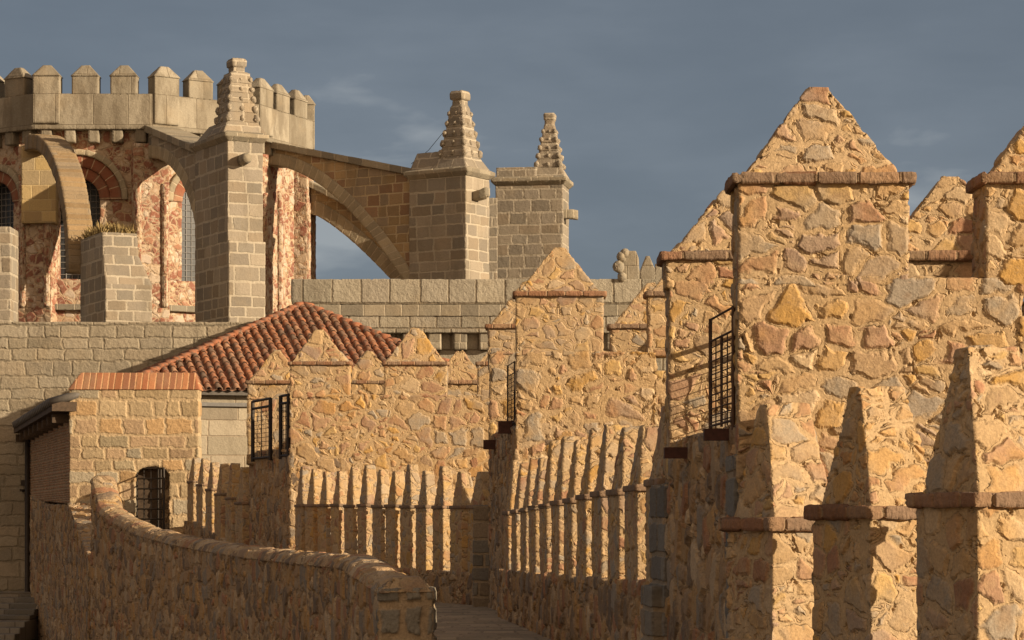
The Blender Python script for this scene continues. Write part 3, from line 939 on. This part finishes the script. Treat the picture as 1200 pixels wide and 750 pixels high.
# ------------------------------------------------------------------ grey wall behind
gw = MB().box((PX(-40, 89.0), 89.0), (1, 0), (0, 1), PX(345, 89) - PX(-40, 89), 1.1, GROUND, PZ(378, 89.0)).build('grey_wall', M['grey'], None, base=(PX(100, 89), 89, GROUND))
tag(gw, 'plain grey ashlar wall with flat top at left behind the guardhouse', 'wall', kind='thing')
br = MB()
bp = W(27, 566, 88.95)
br.box((bp.x - .05, 88.6), (1, 0), (0, 1), .1, .42, bp.z - .3, bp.z - .22)
br.box((bp.x - .02, 88.7), (1, 0), (0, 1), .3, .25, bp.z - .1, bp.z + .1)
bo = br.build('wall_bracket', M['iron'], None, det=0, smooth=False, base=(bp.x, 88.9, bp.z))
tag(bo, 'small dark iron bracket fixed to the shaded grey wall', 'bracket')

# ------------------------------------------------------------------ granite machicolated wall
YW = 91.0
gr = thing('granite_wall', 'pale wall of huge granite blocks above the tiled roof with worn stumps at its end', 'wall', (PX(470, YW), YW, GROUND))
xa, xb = PX(342, YW), PX(800, YW)
MB().box((xa, YW), (1, 0), (0, 1), xb - xa, .6, PZ(356, YW), PZ(328, YW)).build('parapet', M['gran'], gr)
MB().box((xa + .5, YW - .03), (1, 0), (0, 1), xb - xa - .5, .6, PZ(370, YW), PZ(357.5, YW)).build('band_course', M['cop'], gr)
MB().box((xa + .8, YW + .02), (1, 0), (0, 1), xb - xa - .8, .6, PZ(389, YW), PZ(371, YW)).build('lower_course', M['gran'], gr)
k = 0
for px in range(412, 790, 30):
    MB().taper((PX(px, YW), YW + .1), (1, 0), (0, 1), .45, .7, PZ(409, YW), PZ(388, YW), 0, 1, 0, 1).build('corbel', M['cop'], gr)
MB().box((xa + .3, YW + .38), (1, 0), (0, 1), xb - xa - .3, 1.2, GROUND, PZ(372, YW)).build('wall', M['gran'], gr)
s1 = MB().hull([[(PX(px, YW + .1 + dy), YW + .1 + dy, PZ(py, YW)) for px, dy in ((a, 0), (b, 0), (b, .5), (a, .5))]
                for a, b, py in ((727, 749, 350), (726, 749, 318), (728, 748, 302), (735, 745, 294))])
s1.build('worn_merlon', M['apse'], gr)
mm = MB()
for px, py, r in ((728, 301, .17), (725, 313, .2), (729, 325, .16), (732, 297, .15)):
    p = W(px, py, YW - .02)
    mm.blob(p, r, r, r * 1.1)
mm.build('carved_lump', M['cop'], gr)
MB().hull([[(PX(px, YW + dy), YW + dy, PZ(py, YW)) for px, dy in ((a, 0), (b, 0), (b, .5), (a, .5))]
           for a, b, py in ((719, 737, 350), (720, 737, 342), (723, 734, 336))]).build('worn_merlon', M['apse'], gr)
MB().hull([[(PX(px, YW + dy), YW + dy, PZ(py, YW)) for px, dy in ((a, .1), (b, .1), (b, .6), (a, .6))]
           for a, b, py in ((750, 768, 350), (750, 768, 317), (757, 761, 300))]).build('worn_merlon', M['apse'], gr)
MB().hull([[(PX(px, YW + dy), YW + dy, PZ(py, YW)) for px, dy in ((a, .1), (b, .1), (b, .6), (a, .6))]
           for a, b, py in ((766, 778, 350), (767, 778, 320), (768, 774, 309))]).build('worn_merlon', M['apse'], gr)

# ------------------------------------------------------------------ cathedral apse
cat = thing('cathedral_apse', 'fortified cathedral apse with red and white stone, flying buttresses and crocketed pinnacles', 'cathedral', (-17.2, 113.2, GROUND))
AC = Vector((-17.2, 113.2))


def rot(v, a):
    return Vector((v[0] * math.cos(a) - v[1] * math.sin(a), v[0] * math.sin(a) + v[1] * math.cos(a)))


SEG = math.radians(33.0)


def apoly(ap):
    """11-sided ring of apothem ap, facet 0 faces the viewer; vertex k is the left end of facet k"""
    R = ap / math.cos(SEG / 2)
    out = []
    for k in range(-2, 9):
        a = SEG * (k - .5)
        out.append(AC + Vector((R * math.sin(a), -R * math.cos(a))))
    return out


apo = apoly(8.2)
zpb, zpt = PZ(151, 105), PZ(110, 105)
# parapet ring
inn = apoly(7.6)
pr = MB()
bmv = pr.bm
for k in range(len(apo) - 1):
    pr.prism([apo[k], apo[k + 1], inn[k + 1], inn[k]], zpb, zpt)
pr.build('parapet', M['apse'], cat)
for k in range(len(apo) - 1):
    a, b = apo[k], apo[k + 1]
    d = (b - a).normalized()
    t = Vector((-d.y, d.x))
    L = (b - a).length
    # corbels
    if 1 <= k <= 5:
        for j in range(5):
            s = (j + .3) * L / 5
            MB().box(a + d * s + t * .08, d, t, .42, .55, PZ(166, 105), zpb + .02).build('corbel', M['apse'], cat)
        nm = 3
        for j in range(nm):
            s = (.02 + j * .325) * L if k != 2 else (.0 + j * .325) * L
            g = -.08 if j == 0 else 0
            b_ = MB().box(a + d * s + t * g, d, t, 1.08, .55 - g, zpt - (.02 if g == 0 else 1.2), PZ(88.5, 105)).build('merlon', M['apse'], cat)
            MB().taper(a + d * s + t * g - d * .04 - t * .04, d, t, 1.16, .63 - g, PZ(89, 105), PZ(76, 105), .36, .64, .36, .64).build('cap', M['apse'], b_)

# drum wall with windows, facets 1..5 (facet index 2 faces the viewer)
drm = apoly(7.75)
zc0 = PZ(356, 105)          # slab cornice
for k in range(1, 7):
    a, b = drm[k], drm[k + 1]
    d = (b - a).normalized()
    t = Vector((-d.y, d.x))
    L = (b - a).length
    zb, zt = GROUND, zpb + .1
    wz0, wsp, wt = PZ(326, 105), PZ(232, 105), PZ(204, 105)
    ww = 1.75
    c = L * (.36 if k == 2 else .5)
    prof = [(0, wz0), (c - ww / 2, wz0), (c - ww / 2, wsp)]
    for j in range(1, 12):
        an_ = math.pi * (1 - j / 12)
        prof.append((c + ww / 2 * math.cos(an_), wsp + (wt - wsp) * math.sin(an_)))
    prof += [(c + ww / 2, wsp), (c + ww / 2, wz0), (L, wz0), (L, zt), (0, zt)]
    if k == 4:       # blind facet
        MB().box(a, d, t, L, .9, GROUND, zt).build('drum_wall', M['sang'], cat)
        cp_ = a + d * (L * .55) - t * .02
        MB().tube([(cp_.x, cp_.y, zc0 - .1), (cp_.x, cp_.y, PZ(205, 105))], .16, 10).build('colonnette', M['sang'], cat)
        continue
    MB().profile(a, d, t, prof, .9).build('drum_wall', M['sang'] if k != 2 else M['sang'], cat)
    MB().box(a, d, t, L, .9, zb, wz0).build('drum_base', M['sang'], cat)
    # window: glass set deep with lead cames
    wn = MB().box(a + d * (c - ww / 2 - .1) + t * .62, d, t, ww + .2, .04, wz0 - .05, wt + .1).build('window', M['glass'], cat, det=0, smooth=False)
    cm = MB()
    for j in range(1, 7):
        p = a + d * (c - ww / 2 + ww * j / 7) + t * .60
        cm.tube([(p.x, p.y, wz0), (p.x, p.y, wt)], .018, 4)
    for j in range(1, 17):
        z = wz0 + (wt - wz0) * j / 17
        p, q_ = a + d * (c - ww / 2) + t * .60, a + d * (c + ww / 2) + t * .60
        cm.tube([(p.x, p.y, z), (q_.x, q_.y, z)], .018, 4)
    cm.build('cames', M['came'], wn, det=0, smooth=False)

    def ringarc(r0, r1, T, off, mat, nm):
        pf = []
        for j in range(0, 17):
            an_ = math.pi * (1 - j / 16)
            pf.append((c + r1 * math.cos(an_), wsp + r1 * math.sin(an_)))
        for j in range(0, 17):
            an_ = math.pi * j / 16
            pf.append((c + r0 * math.cos(an_), wsp + r0 * math.sin(an_)))
        mbb = MB()
        a3, d3 = Vector((a.x, a.y, 0)), Vector((d.x, d.y, 0))

        def uvf(P, u, v):
            s = (P[:, 0] - a.x) * d.x + (P[:, 1] - a.y) * d.y - c
            z = P[:, 2] - wsp
            return np.arctan2(z, s) * (r0 + r1) / 2, np.hypot(s, z) * .1
        mbb.uvf = uvf
        mbb.profile(a + t * off, d, t, pf, T).build(nm, mat, cat)
    ringarc(ww / 2 + .0, ww / 2 + .45, .3, -.06, M['redring'], 'window_arch')
    if k == 2:
        ringarc(ww / 2 + .46, ww / 2 + .92, .3, -.13, M['redring'], 'window_arch')
        ringarc(ww / 2 + .94, ww / 2 + 1.16, .3, -.22, M['ring'], 'window_arch')
    else:
        ringarc(ww / 2 + .47, ww / 2 + .72, .3, -.16, M['ring'], 'window_arch')
    # slab cornice round the drum
    MB().box(a - t * .22, d, t, L, .5, zc0 - .22, zc0).build('cornice', M['cop'], cat)
# corner buttress strips of the drum
for k in range(1, 8):
    p = drm[k]
    rd = (p - AC).normalized()
    tn = Vector((-rd.y, rd.x))
    w_ = 1.45
    MB().box(p - rd * .4 - tn * w_ / 2, tn, rd, w_, .75, GROUND, PZ(168, 105)).build('corner_strip', M['sang'], cat)
    for sgn in (-1, 1):
        cp = p + rd * .34 + tn * sgn * .55
        MB().tube([(cp.x, cp.y, zc0 - .1), (cp.x, cp.y, PZ(215, 105))], .14, 10).build('colonnette', M['sang'], cat)
# ochre plain panel at the left of facet facing the viewer
MB().box((PX(26, 104.9), 104.75), (1, 0), (0, 1), PX(66, 105) - PX(26, 105), .6, PZ(262, 105), PZ(172, 105)).build('plain_panel', M['ochre'], cat)


def flyer(O, d, Tn, L, c0, c1, i0, i1, ring=.5, th=1.1, smat=None, pw=None):
    """flying buttress leaving the drum at O along d for L metres: coping c0->c1, quarter ellipse intrados i0->i1"""
    O, d = Vector(O), Vector(d).normalized()
    n = Vector((-d.y, d.x)) * Tn
    N = 20
    arc = [(L * math.sin(math.pi / 2 * k / N), i1 + (i0 - i1) * math.cos(math.pi / 2 * k / N)) for k in range(N + 1)]
    if pw:
        arc = [(L * k / N, i0 + (i1 - i0) * (k / N) ** pw) for k in range(N + 1)]
    prof = [(0, c0)] + arc + [(L, c1)]
    fb = MB().profile(O + n * .03, d, n, prof, th - .06).build('flying_buttress', smat or M['spand'], cat)
    out = [(s * (L + ring) / L, z) for s, z in arc]
    out = [((L + ring) * math.sin(math.pi / 2 * k / N), i1 + (i0 + ring - i1) * math.cos(math.pi / 2 * k / N)) for k in range(N + 1)]
    if pw:
        out = []
        for k in range(N + 1):
            a_, b_ = arc[max(k - 1, 0)], arc[min(k + 1, N)]
            l_ = math.hypot(b_[0] - a_[0], b_[1] - a_[1])
            out.append((arc[k][0] - (b_[1] - a_[1]) / l_ * ring, arc[k][1] + (b_[0] - a_[0]) / l_ * ring))
    out = [(min(s, L), z) for s, z in out]
    rp = arc + out[::-1]
    mb = MB()

    def uvf(P, u, v):
        s = (P[:, 0] - O.x) * d.x + (P[:, 1] - O.y) * d.y
        z = P[:, 2] - i1
        return np.arctan2(z / (i0 - i1), s / L) * (L + i0 - i1) / 2, v * .05
    mb.uvf = uvf
    mb.profile(O, d, n, rp, th).build('arch_ring', M['ring'], fb)
    cp = [(-.1, c0 + .04), (L, c1 + .04), (L, c1 + .30), (-.1, c0 + .30)]
    mb = MB()

    def uvc(P, u, v):
        return (P[:, 0] - O.x) * d.x + (P[:, 1] - O.y) * d.y, v * .05
    mb.uvf = uvc
    mb.profile(O - n * .16, d, n, cp, th + .32).build('coping', M['cop'], fb)
    return fb


def pinnacle(parent, c, ang, z0, w, h, w1=.55, neck=.44, fin=.58, rows=5):
    c = Vector(c)
    X, Yv = Vector((math.cos(ang), math.sin(ang))), Vector((-math.sin(ang), math.cos(ang)))

    def sq(hw, z):
        return [tuple(c + X * sx * hw + Yv * sy * hw) + (z,) for sx, sy in ((-1, -1), (1, -1), (1, 1), (-1, 1))]
    m = MB()
    hb = h * .16
    m.hull([sq(w * .66, z0 - .02), sq(w * .64, z0 + .04), sq(w * .44, z0 + hb)])
    zt = z0 + h * .80
    m.hull([sq(w * .44, z0 + hb - .01), sq(w1 * .5, zt)])
    m.hull([sq(w1 * .5, zt - .01), sq(neck * .5, zt + h * .03), sq(neck * .5, zt + h * .085), sq(fin * .5, zt + h * .10), sq(fin * .52, z0 + h * .97), sq(fin * .44, z0 + h)])
    for r in range(rows):
        k, k2 = r / rows, (r + .35) / rows
        m.hull([sq(w * .44 + (w1 * .5 - w * .44) * k + w * .012, z0 + hb + (zt - z0 - hb) * k), sq(w * .44 + (w1 * .5 - w * .44) * k2, z0 + hb + (zt - z0 - hb) * k2)])
    for r in range(rows):
        k = (r + .35) / rows
        z = z0 + hb + (zt - z0 - hb) * k
        hw = w * .44 + (w1 * .5 - w * .44) * k
        sz = w * (.10 - .043 * k)
        for sx, sy in ((-1, -1), (1, -1), (1, 1), (-1, 1)):
            p = c + X * sx * hw * 1.0 + Yv * sy * hw * 1.0
            m.blob((p.x, p.y, z), sz * .95, sz * .95, sz * 1.25, 2, .2)
        for sx, sy in ((0, -1), (0, 1), (-1, 0), (1, 0)):
            p = c + X * sx * hw + Yv * sy * hw
            m.blob((p.x, p.y, z), sz * .75, sz * .75, sz * .95, 1, .2)
    return m.build('pinnacle', M['pier'], parent)


def pier(Q, d, L, T, zt, z0=GROUND, mat=None):
    """buttress pier with near-left corner Q; d runs from the drum outward; width T to the right"""
    Q, d = Vector(Q), Vector(d).normalized()
    n = Vector((-d.y, d.x))
    O = Q - d * L
    p = MB().box(O, d, n, L, T, z0, zt).build('buttress_pier', mat or M['pier'], cat)
    MB().hull([[tuple(O + d * (-g if e == 0 else L + g) + n * (-g if f == 0 else T + g)) + (z,) for e, f in ((0, 0), (1, 0), (1, 1), (0, 1))]
               for g, z in ((.02, zt - .06), (.18, zt + .10), (.18, zt + .22), (.02, zt + .30))]).build('cornice', M['cop'], p)
    return p, O, d, n


# flyer 2 with pier 2
d2 = Vector((.47, -.88)).normalized()
Q2 = PL(267, 97.0)
z2 = PZ(165, 97.5)
p2, O2, d2, n2 = pier(Q2, d2, 3.4, 1.42, z2)
flyer(O2 - d2 * 6.3 + n2 * .15, d2, 1, 6.35, PZ(152, 105.5), PZ(181, 100), PZ(186, 105.5), PZ(318, 100), smat=M['pier'])
pinnacle(p2, O2 + d2 * 2.5 + n2 * .72, math.atan2(d2.y, d2.x), z2 + .28, 1.34, PZ(66, 97.5) - z2 - .28, w1=.76, neck=.46, fin=.56)
MB().taper(O2 - d2 * .05, d2, n2, 2.6, 1.42, z2 + .25, z2 + .95, .0, 1.0, .42, .58).build('saddle_roof', M['cop'], p2)
MB().box(O2 + d2 * 2.0 - n2 * .0, d2, n2, 1.5, 1.48, PZ(430, 97), PZ(282, 97)).build('offset', M['pier'], p2)
gq = Q2 + n2 * .55
MB().tube([(gq.x, gq.y + .1, PZ(187, 97)), (gq.x + d2.x * .5, gq.y + d2.y * .5, PZ(187, 97) + .02), (gq.x + d2.x * .62, gq.y + d2.y * .62, PZ(187, 97) + .02)], [.22, .2, .14], 10).build('waterspout', M['cop'], p2, det=0)

# flyer 3 with pier 3
d3 = Vector((.847, -.53)).normalized()
O3 = PL(480, 105.0)
z3 = PZ(205, 104)
p3, O3, d3, n3 = pier(O3 + d3 * 2.75, d3, 2.75, 1.75, z3)
L3 = (O3 - PL(309, 109.2)).length
flyer(O3 - d3 * L3 + n3 * .2, d3, 1, L3 + .05, PZ(172, 109.2), PZ(206, 105), PZ(193, 109.2), PZ(345, 105), ring=.5, pw=1.8)
pinnacle(p3, O3 + d3 * 1.9 + n3 * .88, math.atan2(d3.y, d3.x), z3 + .28, 1.34, PZ(104, 104) - z3 - .28)
MB().taper(O3, d3, n3, 1.5, 1.75, z3 + .25, z3 + 1.05, .06, 1.0, .25, .75).build('saddle_roof', M['pier'], p3)
g3 = O3 + d3 * 2.75 + n3 * .7
MB().hull([[(g3.x + d3.x * s - n3.x * w, g3.y + d3.y * s - n3.y * w, PZ(py, 103)), (g3.x + d3.x * s + n3.x * w, g3.y + d3.y * s + n3.y * w, PZ(py, 103)),
            (g3.x + d3.x * s + n3.x * w, g3.y + d3.y * s + n3.y * w, PZ(py - 9, 103)), (g3.x + d3.x * s - n3.x * w, g3.y + d3.y * s - n3.y * w, PZ(py - 9, 103))]
           for s, w, py in ((-.1, .2, 231), (.35, .24, 229), (.6, .16, 226))]).build('waterspout', M['cop'], p3)
# flyer behind, seen under flyer 3
O4 = PL(364, 112.0)
flyer(O4, (.95, -.31), 1, 6.2, PZ(219, 112), PZ(300, 110), PZ(250, 112), PZ(400, 110), ring=.58, pw=1.3)
# pier 4
d4 = Vector((.985, -.17)).normalized()
O5 = PL(581, 111.5)
z4 = PZ(214, 111)
p4, O5, d4, n4 = pier(O5 + d4 * 2.95, d4, 2.95, 1.7, z4)
MB().box(O5 + d4 * .03, d4, n4, 1.75, 1.7, z4 + .24, PZ(195, 111)).build('block_course', M['pier'], p4)
pinnacle(p4, O5 + d4 * 2.25 + n4 * .85, math.atan2(d4.y, d4.x), z4 + .28, 1.2, PZ(129, 111) - z4 - .28, w1=.44, neck=.38, fin=.47)
g4 = O5 + d4 * 3.0 + n4 * .4
MB().hull([[(g4.x + d4.x * s, g4.y - w, PZ(py + 7, 111)), (g4.x + d4.x * s, g4.y + w, PZ(py + 7, 111)), (g4.x + d4.x * s, g4.y + w, PZ(py - 3, 111)), (g4.x + d4.x * s, g4.y - w, PZ(py - 3, 111))]
           for s, w, py in ((-.2, .2, 248), (.3, .22, 248), (.55, .12, 249))]).build('waterspout', M['cop'], p4)
# link wall between piers 3 and 4
MB().box(PL(560, 108.5), (1, 0), (0, 1), PX(582.5, 108.5) - PX(560, 108.5), .5, GROUND, PZ(232, 108.5)).build('link_wall', M['pier'], cat)

# flyer 1 with short pier at left
Q1 = PL(120, 94.5)
d1 = Vector((.42, -.907)).normalized()
n1 = Vector((-d1.y, d1.x))
z1 = PZ(274, 95)
O1 = Q1 - d1 * 3.0
p1 = MB().hull([[tuple(O1 + d1 * (3.0 + g) * e + n1 * (1.3 + g) * f) + (z,) for e, f in ((0, 0), (1, 0), (1, 1), (0, 1))]
                for g, z in ((.45, GROUND), (.45, PZ(335, 95)), (.05, PZ(300, 95)), (0, z1))]).build('buttress_pier', M['pier'], cat)
A0 = PL(29, 104.6)
dv = (O1 + Vector((-.62, .4)) - A0)
L1 = dv.length
d1a = dv.normalized()
n1a = Vector((-d1a.y, d1a.x))
N = 22
zi0, zi1 = PZ(176, 104.5), PZ(318, 97)
arc = [(L1 * math.sin(math.pi / 2 * k / N), zi1 + (zi0 - zi1) * math.cos(math.pi / 2 * k / N)) for k in range(N + 1)]
R_ = .55
out = [((L1 + R_) * math.sin(math.pi / 2 * k / N), zi1 + (zi0 + R_ - zi1) * math.cos(math.pi / 2 * k / N)) for k in range(N + 1)]
mb = MB()
mb.uvf = lambda P, u, v: tuple(reversed((np.arctan2((P[:, 2] - zi1) / (zi0 - zi1), ((P[:, 0] - A0.x) * d1a.x + (P[:, 1] - A0.y) * d1a.y) / L1) * (L1 + zi0 - zi1) / 2, ((P[:, 0] - A0.x) * n1a.x + (P[:, 1] - A0.y) * n1a.y))))
mb.profile(A0, d1a, n1a, arc + out[::-1], .95).build('flying_buttress', M['flyer1'], cat)
# pier sliver at the left edge
MB().box(PL(-60, 94.0), (1, 0), (0, 1), PX(12, 94) - PX(-60, 94), 1.5, GROUND, PZ(266, 94)).build('buttress_pier', M['pier'], cat)
# lightning cable
ca, cb = W(522, 152, 105), W(482, 192, 105.5)
MB().tube([ca, ca.lerp(cb, .5) - Vector((0, 0, .15)), cb], .012, 4).build('cable', M['iron'], p3, det=0)

# grass on the pier top
gs = MB()
for k in range(900):
    e, f = random.uniform(.05, .98), random.uniform(.0, 1.0)
    p = O1 + d1 * 3.0 * e + n1 * 1.3 * f
    hh = random.uniform(.12, .5)
    a = random.uniform(0, 6.28)
    lean = random.uniform(.05, .3)
    w_ = .022
    x, y = p.x, p.y
    vs = [gs.bm.verts.new(c_) for c_ in ((x - w_ * math.cos(a), y - w_ * math.sin(a), z1 - .02), (x + w_ * math.cos(a), y + w_ * math.sin(a), z1 - .02),
                                         (x + lean * math.sin(a) * .4 + w_ * .6, y + lean * math.cos(a) * .4, z1 + hh * .6), (x + lean * math.sin(a), y + lean * math.cos(a), z1 + hh))]
    gs.bm.faces.new(vs)
go = gs.build('dry_grass', M['grass'], None, det=0, smooth=False, base=(O1.x + d1.x * 1.5, O1.y + d1.y * 1.5, z1))
tag(go, 'dry yellow grass growing on top of the short left buttress pier', 'grass', kind='stuff')

# ------------------------------------------------------------------ street steps at bottom left
stp = MB()
for k in range(10):
    z = -2.25 + k * .17
    y = 80.0 + k * .85
    stp.box((PX(-30, 84), y), (1, 0), (0, 1), PX(33, 84) - PX(-30, 84), 8.6 - k * .85, z - .17 if k else GROUND, z)
so = stp.build('street_steps', M['step'], None, base=(-16, 83, GROUND))
tag(so, 'dark stone steps in the shaded corner at bottom left', 'steps')

# ------------------------------------------------------------------ ground
g = MB()
N = 24
vs = []
for i in range(N + 1):
    for j in range(N + 1):
        x = (i / N - .5) * 5000
        y = (j / N - .5) * 5000
        vs.append(g.bm.verts.new((x, y, GROUND - .4 if abs(x) + abs(y) < 600 else GROUND - 2)))
for i in range(N):
    for j in range(N):
        g.bm.faces.new((vs[i * (N + 1) + j], vs[(i + 1) * (N + 1) + j], vs[(i + 1) * (N + 1) + j + 1], vs[i * (N + 1) + j + 1]))
gd = g.build('ground', M['dirt'], None, det=0)
tag(gd, kind='structure')

# ------------------------------------------------------------------ sky, sun, camera
SUN_AZ, SUN_EL = math.radians(65.0), math.radians(16.0)      # azimuth measured from straight behind the camera, to the right
to_sun = Vector((math.sin(SUN_AZ) * math.cos(SUN_EL), -math.cos(SUN_AZ) * math.cos(SUN_EL), math.sin(SUN_EL)))
wd = bpy.data.worlds.new('World')
sc.world = wd
t = NT(wd)
sky = t.n('ShaderNodeTexSky', sky_type='NISHITA', sun_disc=False, sun_elevation=SUN_EL, sun_rotation=math.atan2(to_sun.x, to_sun.y), altitude=1100, dust_density=1.5)
co = t.n('ShaderNodeTexCoord').outputs['Generated']
mp = t.vm('ADD', t.vm('MULTIPLY', co, (1.0, 1.0, 3.4)), (.37, 0, .21))
n1_, nc = t.noise(mp, 4.2, 5, .5)
mp2 = t.vm('ADD', mp, t.vscale(nc, .12))
n2_, _ = t.noise(mp2, 11.0, 7, .55)
cloud = t.m('ADD', t.m('MULTIPLY', n1_, .74), t.m('MULTIPLY', n2_, .26))
ccol = t.ramp(t.maprange(cloud, .40, .64), [(0, (.90, 1.07, 1.30)), (.42, (1.03, 1.21, 1.45)), (.75, (1.20, 1.39, 1.64)), (1, (2.2, 2.36, 2.5))])
mix = t.mixc(.92, sky.outputs[0], ccol)
fac = t.n('ShaderNodeVectorMath', {0: co, 1: (.15, -.985, .1)}, operation='DOT_PRODUCT').outputs['Value']
mix = t.mixc(t.maprange(fac, -.05, .85, 0, .9, True), mix, (6.6, 4.5, 2.75))
bg = t.n('ShaderNodeBackground', {'Color': mix, 'Strength': .085})
t.n('ShaderNodeOutputWorld', {'Surface': bg})

ld = bpy.data.lights.new('sun', 'SUN')
ld.energy = 5.0
ld.angle = math.radians(.5)
ld.color = (1.0, .795, .545)
lo = bpy.data.objects.new('sun', ld)
COL.objects.link(lo)
lo.location = (30, -20, 40)
lo.rotation_euler = to_sun.to_track_quat('Z', 'Y').to_euler()

cd = bpy.data.cameras.new('camera')
cd.sensor_width = 36.0
cd.lens = 36.0 * F / 1200.0
cd.shift_y = (HY - 375.0) / 1200.0
cd.clip_start = .1
cd.clip_end = 8000
cam = bpy.data.objects.new('camera', cd)
COL.objects.link(cam)
cam.location = (0, 0, EYE)
cam.rotation_euler = (math.radians(90), 0, 0)
sc.camera = cam
vs_ = sc.view_settings
vs_.view_transform = 'Standard'
vs_.look = 'None'
vs_.exposure = .72
vs_.gamma = 1.0
vs_.use_curve_mapping = False
sc.cycles.max_bounces = 6
print('TRIS', sum(len(o.data.polygons) for o in sc.objects if o.type == 'MESH'))
